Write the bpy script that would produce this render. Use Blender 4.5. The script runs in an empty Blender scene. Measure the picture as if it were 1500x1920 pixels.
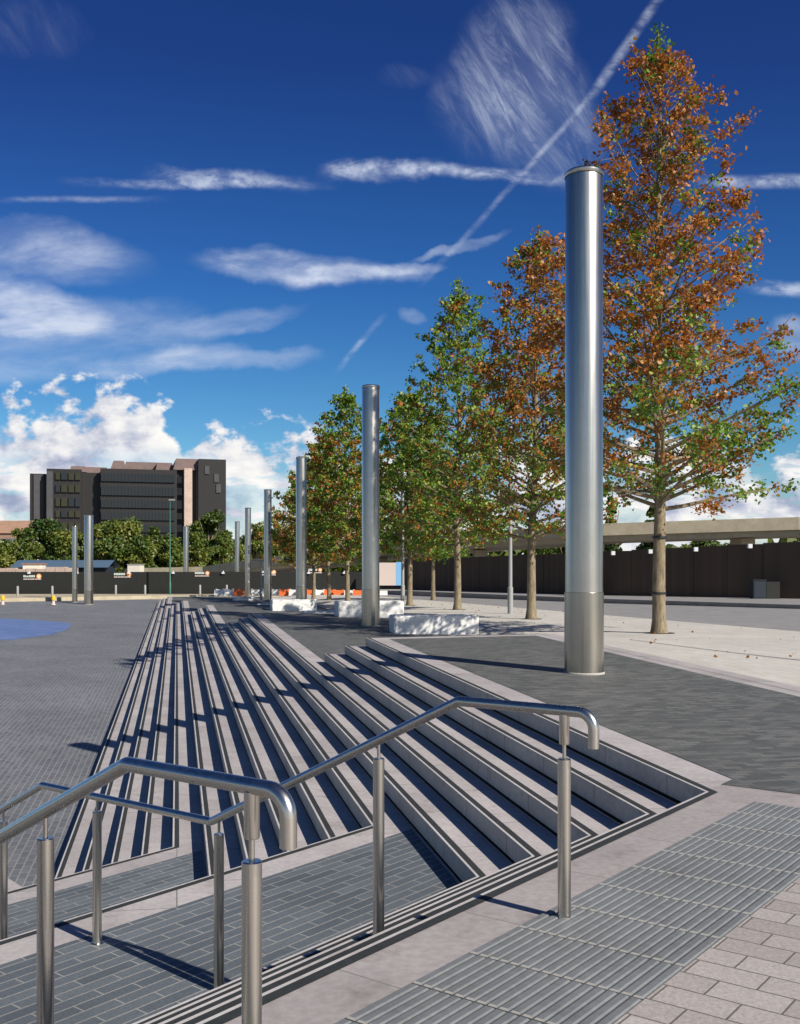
import bpy, bmesh, math, random
import numpy as np
from mathutils import Vector
R = math.radians
scene = bpy.context.scene
COL = scene.collection

# ------------------------------------------------------------------ camera
cam_d = bpy.data.cameras.new('camera'); cam = bpy.data.objects.new('camera', cam_d); COL.objects.link(cam)
cam.location = (0, 0, 1.6); cam.rotation_euler = (R(90), 0, 0)
cam_d.sensor_width = 36; cam_d.lens = 36.11; cam_d.shift_x = 0; cam_d.shift_y = 0.0603
cam_d.clip_start = 0.05; cam_d.clip_end = 5000
scene.camera = cam
scene.view_settings.view_transform = 'Standard'; scene.view_settings.look = 'None'
scene.view_settings.exposure = 0.42; scene.view_settings.gamma = 1

# ------------------------------------------------------------------ sun
SUN_EL = R(36.5); SDX, SDY = 0.760, -0.650          # horizontal direction towards the sun
sl = bpy.data.lights.new('sun', 'SUN'); sl.energy = 4.6; sl.angle = R(0.5); sl.color = (1.0, 0.94, 0.84)
so = bpy.data.objects.new('sun', sl); COL.objects.link(so)
sv = Vector((SDX*math.cos(SUN_EL), SDY*math.cos(SUN_EL), math.sin(SUN_EL)))
so.rotation_euler = sv.to_track_quat('Z', 'Y').to_euler(); so.location = (20, -20, 30)

# ------------------------------------------------------------------ world: Nishita sky with clouds
world = bpy.data.worlds.new('World'); scene.world = world; world.use_nodes = True
wt = world.node_tree; wt.nodes.clear()
class NT:
    """small helper to write node graphs as expressions"""
    def __init__(s, tree): s.t = tree
    def n(s, kind, **kw):
        nd = s.t.nodes.new(kind)
        for k, v in kw.items(): setattr(nd, k, v)
        return nd
    def put(s, sock, v):
        if v is None: return
        if isinstance(v, bpy.types.NodeSocket): s.t.links.new(v, sock)
        else: sock.default_value = v
    def m(s, op, a, b=None, c=None, clamp=False):
        nd = s.n('ShaderNodeMath', operation=op, use_clamp=clamp)
        s.put(nd.inputs[0], a); s.put(nd.inputs[1], b); s.put(nd.inputs[2], c)
        return nd.outputs[0]
    def xyz(s, x, y, z):
        nd = s.n('ShaderNodeCombineXYZ'); s.put(nd.inputs[0], x); s.put(nd.inputs[1], y); s.put(nd.inputs[2], z)
        return nd.outputs[0]
    def noise(s, vec, scale, detail=4, rough=0.55, dist=0.0, col=False):
        nd = s.n('ShaderNodeTexNoise'); s.put(nd.inputs['Vector'], vec)
        nd.inputs['Scale'].default_value = scale; nd.inputs['Detail'].default_value = detail
        nd.inputs['Roughness'].default_value = rough; nd.inputs['Distortion'].default_value = dist
        return nd.outputs[1 if col else 0]
    def ss(s, v, lo, hi, a=0.0, b=1.0):
        nd = s.n('ShaderNodeMapRange', interpolation_type='SMOOTHSTEP', clamp=True)
        s.put(nd.inputs[0], v); nd.inputs[1].default_value = lo; nd.inputs[2].default_value = hi
        nd.inputs[3].default_value = a; nd.inputs[4].default_value = b
        return nd.outputs[0]
    def mix(s, f, a, b, blend='MIX'):
        nd = s.n('ShaderNodeMix', data_type='RGBA', blend_type=blend)
        s.put(nd.inputs[0], f); s.put(nd.inputs[6], a); s.put(nd.inputs[7], b)
        return nd.outputs[2]
    def ramp(s, v, stops):
        nd = s.n('ShaderNodeValToRGB'); e = nd.color_ramp.elements
        while len(e) < len(stops): e.new(0.5)
        for q, (p, c) in zip(e, stops): q.position = p; q.color = c if len(c) == 4 else (*c, 1)
        s.put(nd.inputs[0], v); return nd.outputs[0]
W = NT(wt)
sky = W.n('ShaderNodeTexSky', sky_type='NISHITA'); sky.sun_disc = False
sky.sun_elevation = SUN_EL; sky.sun_rotation = math.atan2(SDX, SDY)
sky.air_density = 1.0; sky.dust_density = 0.3; sky.ozone_density = 3.0; sky.altitude = 200
tc = W.n('ShaderNodeTexCoord'); sp = W.n('ShaderNodeSeparateXYZ'); wt.links.new(tc.outputs['Generated'], sp.inputs[0])
dx, dy, dz = sp.outputs
ady = W.m('MAXIMUM', W.m('ABSOLUTE', dy), 0.05)
U = W.m('DIVIDE', dx, ady); V = W.m('DIVIDE', dz, ady)         # tangent of bearing and of elevation
UV = W.xyz(U, V, 0.0)
wob = W.n('ShaderNodeSeparateXYZ'); wt.links.new(W.noise(UV, 9.0, 5, 0.6, col=True), wob.inputs[0])
Uw = W.m('ADD', U, W.m('MULTIPLY', W.m('SUBTRACT', wob.outputs[0], 0.5), 0.045))
Vw = W.m('ADD', V, W.m('MULTIPLY', W.m('SUBTRACT', wob.outputs[1], 0.5), 0.045))
def px(x, y): return (x-750)/1926, (1076-y)/1926
def blob(x, y, rx, ry, rot, amp, u=None, v=None, soft=1.0):
    cu, cv = px(x, y); c, s = math.cos(R(rot)), math.sin(R(rot))
    du = W.m('SUBTRACT', u or Uw, cu); dv = W.m('SUBTRACT', v or Vw, cv)
    a = W.m('DIVIDE', W.m('ADD', W.m('MULTIPLY', du, c), W.m('MULTIPLY', dv, s)), rx/1926)
    b = W.m('DIVIDE', W.m('SUBTRACT', W.m('MULTIPLY', dv, c), W.m('MULTIPLY', du, s)), ry/1926)
    d = W.m('ADD', W.m('MULTIPLY', a, a), W.m('MULTIPLY', b, b))
    return W.ss(d, 0.0, soft, amp, 0.0)
def add(l):
    r = l[0]
    for q in l[1:]: r = W.m('ADD', r, q)
    return r
def streaks(rot, sx, sy, scale, lo, hi, rough=0.6, dist=0.3, seed=0.0):
    c, s = math.cos(R(rot)), math.sin(R(rot))
    a = W.m('ADD', W.m('MULTIPLY', U, c), W.m('MULTIPLY', V, s)); b = W.m('SUBTRACT', W.m('MULTIPLY', V, c), W.m('MULTIPLY', U, s))
    return W.ss(W.noise(W.xyz(W.m('MULTIPLY', a, sx), W.m('MULTIPLY', b, sy), seed), scale, 7, rough, dist), lo, hi)
# cirrus sheets and streaks
cir1 = W.m('MULTIPLY', add([blob(80, 470, 230, 60, -6, .8), blob(50, 560, 200, 50, -14, 1.0), blob(150, 590, 260, 50, 0, .4), blob(60, 690, 220, 30, 4, .5),
                            blob(300, 680, 190, 34, 10, 1.1), blob(120, 640, 330, 60, 3, .45), blob(440, 600, 150, 26, 10, .5), blob(20, 610, 90, 22, 0, .7)]), W.m('ADD', .16, W.m('MULTIPLY', streaks(6, 1.0, 3.2, 7, .33, .78), .85)))
cir2 = W.m('MULTIPLY', add([blob(560, 500, 230, 40, -6, 1.0), blob(640, 512, 190, 26, -2, 1.0), blob(740, 508, 110, 18, 6, .7), blob(860, 458, 110, 13, 18, .6),
                            blob(500, 672, 120, 26, 4, .55), blob(770, 597, 30, 16, 0, .5), blob(1490, 640, 60, 50, 0, .7), blob(500, 490, 120, 22, -4, .5)]), W.m('ADD', .14, W.m('MULTIPLY', streaks(-3, 1.0, 2.8, 9, .30, .74, seed=3.0), .8)))
fan = W.m('MULTIPLY', add([blob(960, 120, 130, 170, -15, .8), blob(1010, 230, 170, 120, -30, .6), blob(900, 200, 110, 130, 20, .4), blob(1060, 160, 60, 130, 20, .4), blob(60, 60, 120, 60, 0, .14), blob(750, 150, 60, 30, 0, .12)]), W.m('ADD', .14, W.m('MULTIPLY', streaks(-58, .9, 4.0, 12, .36, .80, rough=.72, dist=.8, seed=7.0), .8)))
# contrails: long straight lines with a fluffed edge
def trail(x0, y0, x1, y1, w, amp, fade=0.02, fray=0.0):
    u0, v0 = px(x0, y0); u1, v1 = px(x1, y1); L = math.hypot(u1-u0, v1-v0); c, s = (u1-u0)/L, (v1-v0)/L
    uu, vv = (U, V) if not fray else (W.m('ADD', U, W.m('MULTIPLY', W.m('SUBTRACT', wob.outputs[0], .5), fray)), W.m('ADD', V, W.m('MULTIPLY', W.m('SUBTRACT', wob.outputs[1], .5), fray)))
    du = W.m('SUBTRACT', uu, u0); dv = W.m('SUBTRACT', vv, v0)
    a = W.m('ADD', W.m('MULTIPLY', du, c), W.m('MULTIPLY', dv, s)); b = W.m('ABSOLUTE', W.m('SUBTRACT', W.m('MULTIPLY', dv, c), W.m('MULTIPLY', du, s)))
    e = W.m('MULTIPLY', W.ss(a, -fade, fade), W.ss(a, L-fade, L+fade, 1, 0))
    return W.m('MULTIPLY', e, W.ss(b, 0.0, w/1926, amp, 0.0))
puff = W.ss(W.noise(UV, 45, 5, .65), .3, .62, .35, 1.0)
trails = W.m('MULTIPLY', add([trail(1240, -10, 1110, 180, 14, .52, fray=.004), trail(1115, 172, 985, 320, 9, .36, fray=.004), trail(985, 320, 805, 518, 9, .26, fray=.008),
                              trail(620, 318, 800, 322, 24, .9, fray=.045), trail(780, 322, 1060, 334, 17, .8, fray=.03), trail(1320, 336, 1700, 350, 17, .8, fray=.015), trail(320, 326, 520, 338, 22, .7, .04, fray=.045),
                              trail(180, 342, 560, 346, 12, .4, .05, fray=.02), trail(30, 376, 260, 372, 9, .35, .04, fray=.01), trail(920, 160, 1010, 280, 10, .25, fray=.01),
                              trail(1420, 540, 1600, 555, 19, .8, fray=.015), trail(642, 682, 710, 605, 9, .4, .015, fray=.012)]), W.m('MULTIPLY', puff, W.ss(W.noise(W.xyz(U, W.m('MULTIPLY', V, 2.5), 9.0), 24, 5, .65, .5), .34, .6, .22, 1.05)))
high = W.m('MINIMUM', add([W.m('MULTIPLY', cir1, .95), W.m('MULTIPLY', cir2, .8), W.m('MULTIPLY', fan, .6), W.m('MULTIPLY', trails, .85)]), 0.9)
# cumulus bank along the horizon
def env(u):
    pts = [(-1.5, .10), (-0.42, .165), (-0.36, .172), (-0.325, .160), (-0.29, .18), (-0.255, .19), (-0.23, .18), (-0.208, .115), (-0.185, .145), (-0.15, .155), (-0.11, .13), (-0.05, .125), (0.1, .125), (0.25, .135), (0.34, .12), (1.5, .10)]
    c = W.n('ShaderNodeFloatCurve'); cv = c.mapping.curves[0]
    P = [((x+1.5)/3, y) for x, y in pts]
    cv.points[0].location = P[0]; cv.points[1].location = P[-1]
    for q in P[1:-1]: cv.points.new(*q)
    for q in cv.points: q.handle_type = 'AUTO'
    c.mapping.update(); W.put(c.inputs[1], W.m('DIVIDE', W.m('ADD', u, 1.5), 3.0, clamp=True)); return c.outputs[0]
def cumdens(ou, ov):
    u = W.m('ADD', U, ou); v = W.m('ADD', V, ov)
    p = W.xyz(u, W.m('MULTIPLY', v, 1.35), 0.0)
    big = W.noise(p, 13, 2, .5); nz = W.noise(p, 30, 8, .58)
    k = W.m('ADD', W.m('MULTIPLY', big, .55), W.m('MULTIPLY', nz, .45))
    h = W.m('SUBTRACT', env(u), v)
    return W.m('ADD', W.m('MULTIPLY', W.m('SUBTRACT', h, .006), 7.0), W.m('MULTIPLY', W.m('SUBTRACT', k, .5), 2.2))
d0 = cumdens(0.0, 0.0); d1 = cumdens(0.012, 0.016)
cmask = W.ss(d0, -.02, .13)
gaps = W.ss(W.noise(W.xyz(W.m('MULTIPLY', U, .8), W.m('MULTIPLY', V, 3.0), 2.0), 13, 5, .55), .40, .52, 0.0, 1.0)
gaps = W.m('MAXIMUM', gaps, W.ss(V, .08, .13))
cmask = W.m('MULTIPLY', cmask, W.m('MAXIMUM', gaps, .6)); 
light = W.ss(W.m('SUBTRACT', d0, d1), -.28, .42)
fl = W.noise(W.xyz(U, W.m('MULTIPLY', V, 2.4), 5.0), 24, 6, .55)
light = W.m('MULTIPLY', light, W.ss(fl, .3, .6, .5, 1.0))
ccol = W.ramp(light, [(0, (.34, .40, .56)), (.25, (.58, .61, .72)), (.62, (.86, .86, .88)), (1, (1.02, 1.0, .96))])
hsv = W.n('ShaderNodeHueSaturation'); hsv.inputs['Saturation'].default_value = 1.32; hsv.inputs['Value'].default_value = 0.84; wt.links.new(sky.outputs[0], hsv.inputs['Color'])
tint = W.ramp(V, [(0, (1.1, 1.25, 1.15)), (.12, (.72, 1.0, 1.1)), (.28, (.50, .70, 1.0)), (.5, (.50, .42, .74)), (1, (.4, .38, .55))])
tintb = W.mix(W.ss(dy, -.5, .15), W.ramp(V, [(0, (1.15, 1.05, .92)), (.5, (.8, .76, .8)), (1, (.5, .52, .7))]), tint)
base = W.mix(1.0, hsv.outputs[0], tintb, 'MULTIPLY')
STR = 0.08
cbr = W.mix(1.0, ccol, (.74/STR, .74/STR, .74/STR, 1), 'MULTIPLY')
hcol = (.50/STR, .55/STR, .66/STR, 1)
c1 = W.mix(high, base, hcol)
c2 = W.mix(cmask, c1, cbr)
up = W.ss(dz, -.02, 0.0)
c3 = W.mix(up, (.12/STR, .12/STR, .12/STR, 1), c2)
bg = W.n('ShaderNodeBackground'); bg.inputs[1].default_value = STR; wt.links.new(c3, bg.inputs[0])
wo = W.n('ShaderNodeOutputWorld'); wt.links.new(bg.outputs[0], wo.inputs[0])
world.cycles.sampling_method = 'MANUAL'; world.cycles.sample_map_resolution = 1024

# ------------------------------------------------------------------ materials
def mat(name, col, rough=0.8, metal=0.0, spec=0.5):
    m = bpy.data.materials.new(name); m.use_nodes = True
    b = m.node_tree.nodes['Principled BSDF']
    b.inputs['Base Color'].default_value = (*col, 1); b.inputs['Roughness'].default_value = rough
    b.inputs['Metallic'].default_value = metal; b.inputs['Specular IOR Level'].default_value = spec
    return m
def nt(m): return NT(m.node_tree), m.node_tree.nodes['Principled BSDF']
def objvec(T, rot=0.0):
    c = T.n('ShaderNodeTexCoord'); mp = T.n('ShaderNodeMapping'); mp.inputs['Rotation'].default_value = (0, 0, rot)
    T.t.links.new(c.outputs['Object'], mp.inputs['Vector']); return mp.outputs[0]
def bump(T, b, h, strength=.3, dist=.01):
    n = T.n('ShaderNodeBump'); n.inputs['Strength'].default_value = strength; n.inputs['Distance'].default_value = dist
    T.put(n.inputs['Height'], h); T.t.links.new(n.outputs[0], b.inputs['Normal'])
def granite(name, c0, c1, rough=.75, rot=None, bw=1.2, rh=.45, joint=.006, jcol=(.12, .12, .12), var=.10, bumpy=.15):
    m = mat(name, c0, rough); T, b = nt(m); v = objvec(T)
    sp_ = T.noise(v, 260, 2, .7); md = T.noise(v, 22, 3, .6); lg = T.noise(v, 1.1, 4, .6)
    f = T.m('ADD', T.m('MULTIPLY', T.ss(sp_, .3, .7), .55), T.m('MULTIPLY', T.ss(md, .3, .7), .45))
    c = T.mix(f, (*c0, 1), (*c1, 1))
    c = T.mix(1.0, c, T.ramp(lg, [(.3, (.84, .83, .83)), (.7, (1.1, 1.1, 1.1))]), 'MULTIPLY')
    c = T.mix(1.0, c, T.ramp(T.noise(v, 4.5, 6, .7), [(.32, (.80, .79, .77)), (.46, (1, 1, 1))]), 'MULTIPLY')
    if rot is not None:
        br = T.n('ShaderNodeTexBrick'); br.offset = 0.5; br.inputs['Scale'].default_value = 1.0
        br.inputs['Brick Width'].default_value = bw; br.inputs['Row Height'].default_value = rh
        br.inputs['Mortar Size'].default_value = joint; br.inputs['Mortar Smooth'].default_value = 0.2
        br.inputs['Color1'].default_value = (1-var, 1-var, 1-var, 1); br.inputs['Color2'].default_value = (1+var, 1+var, 1+var, 1); br.inputs['Mortar'].default_value = (1, 1, 1, 1)
        T.t.links.new(objvec(T, rot), br.inputs['Vector'])
        c = T.mix(1.0, c, br.outputs[0], 'MULTIPLY'); c = T.mix(br.outputs[1], c, (*jcol, 1))
    T.t.links.new(c, b.inputs['Base Color']); bump(T, b, sp_, bumpy, .004)
    return m
ANG_A = math.atan2(.79462906, .60709526); ANG_B = math.atan2(.97721049, -.21227263)
M = {}
M['tread'] = granite('pink grey granite', (.32, .295, .29), (.46, .425, .42), rot=-ANG_B, bw=1.2, rh=300, joint=.005, jcol=(.15, .14, .13), var=.09)
M['coping'] = granite('pink granite coping', (.27, .24, .235), (.42, .38, .375), rot=-ANG_A, bw=.9, rh=5, joint=.004, jcol=(.18, .16, .15), var=.04)
M['riser'] = granite('riser granite', (.40, .375, .33), (.54, .51, .45), bumpy=.1)
M['edge'] = granite('honed edge band', (.42, .40, .39), (.54, .51, .50))
M['grip'] = granite('charcoal grip strip', (.012, .015, .016), (.03, .034, .036), rough=.85)
M['gap'] = mat('shadow gap', (.012, .012, .012), .9)
def paver(name, c0, c1, jc, rot, bw, rh, joint=.008, rough=.7, patch=.25, bumpy=.3):
    m = mat(name, c0, rough); T, b = nt(m); v = objvec(T)
    br = T.n('ShaderNodeTexBrick'); br.offset = .5; br.inputs['Scale'].default_value = 1
    br.inputs['Brick Width'].default_value = bw; br.inputs['Row Height'].default_value = rh; br.inputs['Mortar Size'].default_value = joint; br.inputs['Mortar Smooth'].default_value = .15
    br.inputs['Bias'].default_value = -.1
    br.inputs['Color1'].default_value = (*c0, 1); br.inputs['Color2'].default_value = (*c1, 1); br.inputs['Mortar'].default_value = (*jc, 1)
    ov = objvec(T, rot); T.t.links.new(ov, br.inputs['Vector'])
    lg = T.noise(v, .35, 5, .65); sm = T.noise(v, 60, 3, .7)
    c = T.mix(1.0, br.outputs[0], T.ramp(lg, [(.3, (1-patch, 1-patch, 1-patch)), (.7, (1+patch, 1+patch, 1+patch))]), 'MULTIPLY')
    c = T.mix(1.0, c, T.ramp(sm, [(.3, (.8, .8, .8)), (.7, (1.2, 1.2, 1.2))]), 'MULTIPLY')
    T.t.links.new(c, b.inputs['Base Color'])
    h = T.m('ADD', T.m('MULTIPLY', T.m('SUBTRACT', 1.0, br.outputs[1]), 1.0), T.m('MULTIPLY', sm, .4)); bump(T, b, h, bumpy, .006)
    return m
M['landing'] = paver('dark landing setts', (.085, .10, .115), (.13, .148, .165), (.27, .265, .25), -ANG_A, .42, .10, .006)
M['bay'] = paver('charcoal setts', (.075, .080, .077), (.155, .155, .145), (.07, .07, .068), R(-14), .18, .085, .005, patch=.10, bumpy=.4)
M['lower'] = paver('blue grey plaza setts', (.115, .12, .132), (.165, .17, .182), (.25, .25, .245), -ANG_B, .30, .12, .010, patch=.18)
M['setts'] = paver('pale granite setts', (.33, .29, .27), (.43, .39, .37), (.13, .115, .10), -ANG_A+R(90), .29, .165, .0045, patch=.06, bumpy=.5)
M['pale'] = paver('pale plaza paving', (.50, .47, .42), (.57, .54, .49), (.40, .38, .34), -ANG_B, .4, .12, .004, patch=.10)
M['asph'] = granite('grey road paving', (.22, .21, .205), (.31, .30, .29))
M['conc'] = granite('pale concrete', (.38, .33, .23), (.52, .45, .32))
M['tact'] = granite('grey tactile paving', (.135, .145, .15), (.20, .21, .215), rough=.6)
M['tactlow'] = granite('tactile groove', (.06, .065, .07), (.11, .115, .12), rough=.8)
M['mort'] = mat('pale mortar', (.42, .40, .36), .9)
M['farland'] = granite('far ground', (.14, .14, .12), (.2, .2, .17))
# brushed stainless steel
def steel(name, col, rough):
    m = mat(name, col, rough, 1.0); T, b = nt(m)
    c = T.n('ShaderNodeTexCoord'); mp = T.n('ShaderNodeMapping'); mp.inputs['Scale'].default_value = (1, 1, .02); T.t.links.new(c.outputs['Object'], mp.inputs['Vector'])
    nz = T.noise(mp.outputs[0], 30, 4, .6); n2 = T.noise(c.outputs['Object'], 3, 4, .6)
    T.t.links.new(T.ss(nz, .3, .7, rough*.88, rough*1.12), b.inputs['Roughness'])
    T.t.links.new(T.mix(T.ss(n2, .3, .7), (*[q*.93 for q in col], 1), (*col, 1)), b.inputs['Base Color'])
    bump(T, b, nz, .03, .002); return m
M['steel'] = steel('brushed stainless steel', (.58, .545, .48), .30)
M['rail'] = steel('satin stainless rail', (.66, .62, .55), .27)
M['sleeve'] = steel('worn stainless sleeve', (.47, .44, .38), .25)
M['capdark'] = mat('dark cap metal', (.05, .055, .06), .5, .8)
# bark, leaves
def barkm():
    m = mat('bark', (.2, .16, .11), .9); T, b = nt(m); c = T.n('ShaderNodeTexCoord'); mp = T.n('ShaderNodeMapping'); mp.inputs['Scale'].default_value = (1, 1, .22)
    T.t.links.new(c.outputs['Object'], mp.inputs['Vector']); nz = T.noise(mp.outputs[0], 14, 6, .7)
    T.t.links.new(T.ramp(nz, [(.3, (.10, .075, .045)), (.55, (.24, .19, .12)), (.75, (.34, .29, .20))]), b.inputs['Base Color']); bump(T, b, nz, .6, .03); return m
M['bark'] = barkm()
def leafm(name, stops, trans=.35):
    m = mat(name, (.1, .1, .1), .6); T, b = nt(m); at = T.n('ShaderNodeAttribute', attribute_name='hue'); 
    c = T.ramp(at.outputs['Fac'], stops); T.t.links.new(c, b.inputs['Base Color']); b.inputs['Roughness'].default_value = .5
    tr = T.n('ShaderNodeBsdfTranslucent'); T.t.links.new(T.mix(1.0, c, (1.0, .9, .55, 1), 'MULTIPLY'), tr.inputs[0])
    mx = T.n('ShaderNodeMixShader'); mx.inputs[0].default_value = trans; out = m.node_tree.nodes['Material Output']
    T.t.links.new(b.outputs[0], mx.inputs[1]); T.t.links.new(tr.outputs[0], mx.inputs[2]); T.t.links.new(mx.outputs[0], out.inputs[0]); return m
M['oakleaf'] = leafm('turning oak leaves', [(0, (.05, .15, .02)), (.25, (.16, .32, .035)), (.48, (.36, .38, .05)), (.56, (.42, .20, .04)), (.8, (.50, .18, .03)), (1, (.26, .085, .025))])
M['farleaf'] = leafm('green leaves', [(0, (.04, .085, .015)), (.5, (.12, .165, .025)), (1, (.25, .25, .045))], .25)
M['black'] = granite('black hoarding', (.008, .009, .008), (.016, .017, .015))
def plank(name, c0, c1, scale):
    m = mat(name, c0, .85); T, b = nt(m); c = T.n('ShaderNodeTexCoord'); s = T.n('ShaderNodeSeparateXYZ'); T.t.links.new(c.outputs['Object'], s.inputs[0])
    w = T.m('FLOOR', T.m('MULTIPLY', T.m('SUBTRACT', s.outputs[1], s.outputs[0]), scale)); wn = T.n('ShaderNodeTexWhiteNoise', noise_dimensions='1D'); T.t.links.new(w, wn.inputs[1])
    nz = T.noise(c.outputs['Object'], .4, 4, .6)
    f = T.m('ADD', T.m('MULTIPLY', wn.outputs[0], .5), T.m('MULTIPLY', nz, .6))
    T.t.links.new(T.mix(f, (*c0, 1), (*c1, 1)), b.inputs['Base Color']); return m
M['timber'] = plank('brown timber boards', (.055, .04, .028), (.10, .07, .05), 2.2)
def stone():
    m = mat('white stone', (.75, .73, .68), .6); T, b = nt(m); v = objvec(T); nz = T.noise(v, 3, 6, .65, .6)
    T.t.links.new(T.ramp(nz, [(.3, (.68, .67, .65)), (.55, (.77, .76, .73)), (.8, (.82, .81, .78))]), b.inputs['Base Color']); bump(T, b, nz, .5, .05); return m
M['stone'] = stone()
M['orange'] = mat('orange plastic', (.80, .17, .04), .5); M['white'] = mat('white plastic', (.78, .78, .76), .5)
M['yellow'] = mat('yellow plastic', (.8, .5, .03), .5)
M['grey'] = mat('grey paint', (.30, .30, .29), .6); M['green'] = mat('green paint', (.02, .13, .09), .5)
M['signw'] = mat('pale sign lettering', (.55, .62, .58), .6); M['signo'] = mat('orange sign disc', (.85, .33, .12), .6); M['signc'] = mat('cream disc', (.9, .7, .45), .6)
M['darkblue'] = mat('dark blue paint', (.010, .018, .032), .6); M['lamp'] = mat('lamp glass', (.7, .72, .72), .4)
M['brick'] = granite('brown brick', (.30, .17, .11), (.42, .26, .18)); M['cream'] = mat('cream render', (.72, .66, .55), .8)
M['glass'] = mat('dark glazing', (.012, .016, .02), .12, 0, .6); M['glassg'] = mat('amber glazing', (.030, .028, .010), .15, 0, .6)
M['bldark'] = granite('bronze cladding', (.012, .010, .009), (.021, .018, .016), rough=.5); M['bldgrey'] = granite('grey cladding', (.055, .055, .06), (.08, .08, .085))
M['blpink'] = granite('pinkish precast', (.13, .088, .08), (.19, .13, .12)); M['blcol'] = granite('pale precast column', (.48, .36, .29), (.60, .46, .38))
M['pool'] = mat('blue water basin', (.06, .15, .42), .45, 0, .5)
T_, b_ = nt(M['pool']); nz_ = T_.noise(objvec(T_), 1.5, 5, .6); T_.t.links.new(T_.ramp(nz_, [(.3, (.085, .135, .30)), (.7, (.16, .22, .42))]), b_.inputs['Base Color']); bump(T_, b_, nz_, .08, .02)
M['blueroof'] = mat('grey blue sheet roof', (.08, .13, .19), .5)
M['poster'] = mat('pale poster', (.62, .52, .47), .6); M['posterb'] = mat('blue poster panel', (.20, .45, .75), .6)

# ------------------------------------------------------------------ object helpers
def tag(o, label=None, cat=None, group=None, kind=None):
    if label: o['label'] = label
    if cat: o['category'] = cat
    if group: o['group'] = group
    if kind: o['kind'] = kind
    return o
def empty(name, loc, label, cat, group=None, rz=0):
    o = bpy.data.objects.new(name, None); o.empty_display_size = .3; COL.objects.link(o); o.location = loc; o.rotation_euler = (0, 0, rz)
    return tag(o, label, cat, group)
def mesh(name, verts, faces, mats, parent=None, fm=None, smooth=False):
    me = bpy.data.meshes.new(name); me.from_pydata([tuple(v) for v in verts], [], faces)
    for m in (mats if isinstance(mats, (list, tuple)) else [mats]): me.materials.append(m)
    if fm is not None: me.polygons.foreach_set('material_index', fm)
    if smooth: me.polygons.foreach_set('use_smooth', [True]*len(me.polygons))
    me.update(); o = bpy.data.objects.new(name, me); COL.objects.link(o); o.parent = parent
    return o
class MB:
    def __init__(s): s.v = []; s.f = []; s.m = []; s.sm = []
    def face(s, pts, mi=0):
        i = len(s.v); s.v += [tuple(p) for p in pts]; s.f.append(tuple(range(i, i+len(pts)))); s.m.append(mi); s.sm.append(False)
    def box(s, x0, x1, y0, y1, z0, z1, mi=0, rz=0, c=(0, 0)):
        i = len(s.v); cc, ss_ = math.cos(rz), math.sin(rz)
        for z in (z0, z1):
            for x, y in ((x0, y0), (x1, y0), (x1, y1), (x0, y1)): s.v.append((c[0]+x*cc-y*ss_, c[1]+x*ss_+y*cc, z))
        for q in ((0, 3, 2, 1), (4, 5, 6, 7), (0, 1, 5, 4), (1, 2, 6, 5), (2, 3, 7, 6), (3, 0, 4, 7)): s.f.append(tuple(i+k for k in q)); s.m.append(mi); s.sm.append(False)
    def prism(s, poly, z0, z1, mi=0):
        i = len(s.v); n_ = len(poly)
        s.v += [(x, y, z0) for x, y in poly]+[(x, y, z1) for x, y in poly]
        s.f.append(tuple(range(i+n_-1, i-1, -1))); s.f.append(tuple(range(i+n_, i+2*n_)))
        for k in range(n_): s.f.append((i+k, i+(k+1) % n_, i+n_+(k+1) % n_, i+n_+k))
        s.m += [mi]*(n_+2); s.sm += [False]*(n_+2)
    def tube(s, pts, rad, seg=8, mi=0, cap=True):
        pts = [Vector(p) for p in pts]; rad = rad if isinstance(rad, (list, tuple)) else [rad]*len(pts)
        i0 = len(s.v); ref = None
        for k, p in enumerate(pts):
            t = (pts[min(k+1, len(pts)-1)]-pts[max(k-1, 0)]).normalized()
            if ref is None:
                ref = Vector((1, 0, 0)) if abs(t.x) < .8 else Vector((0, 1, 0))
            x = (ref-t*ref.dot(t)).normalized(); y = t.cross(x); ref = x
            for j in range(seg):
                a = 2*math.pi*j/seg; s.v.append(tuple(p+x*(math.cos(a)*rad[k])+y*(math.sin(a)*rad[k])))
        for k in range(len(pts)-1):
            for j in range(seg):
                a = i0+k*seg+j; b = i0+k*seg+(j+1) % seg; s.f.append((a, b, b+seg, a+seg)); s.m.append(mi); s.sm.append(True)
        if cap:
            s.f.append(tuple(i0+j for j in range(seg-1, -1, -1))); s.f.append(tuple(i0+(len(pts)-1)*seg+j for j in range(seg))); s.m += [mi, mi]; s.sm += [False, False]
    def lathe(s, prof, seg=32, mi=0, c=(0, 0, 0)):
        i0 = len(s.v)
        for r_, z in prof:
            for j in range(seg): a = 2*math.pi*j/seg; s.v.append((c[0]+r_*math.cos(a), c[1]+r_*math.sin(a), c[2]+z))
        for k in range(len(prof)-1):
            for j in range(seg):
                a = i0+k*seg+j; b = i0+k*seg+(j+1) % seg; s.f.append((a, b, b+seg, a+seg)); s.m.append(mi); s.sm.append(True)
        s.f.append(tuple(i0+(len(prof)-1)*seg+j for j in range(seg))); s.m.append(mi); s.sm.append(False)
    def build(s, name, mats, parent=None, sharp=True):
        o = mesh(name, s.v, s.f, mats, parent, s.m); o.data.polygons.foreach_set('use_smooth', s.sm)
        if sharp and any(s.sm):
            try: o.data.set_sharp_from_angle(angle=R(40))
            except Exception: pass
        return o
def kids(o): return [c for c in bpy.data.objects if c.parent == o]
def copy_tree(o, parent=None):
    c = o.copy(); COL.objects.link(c); c.parent = parent
    for ch in kids(o): copy_tree(ch, c)
    return c
def copy_thing(o, loc, label, rz=None, group=None, scale=None):
    c = copy_tree(o); c.location = loc; c['label'] = label
    if rz is not None: c.rotation_euler = (0, 0, rz)
    if group: c['group'] = group
    if scale: c.scale = scale
    return c

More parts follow.
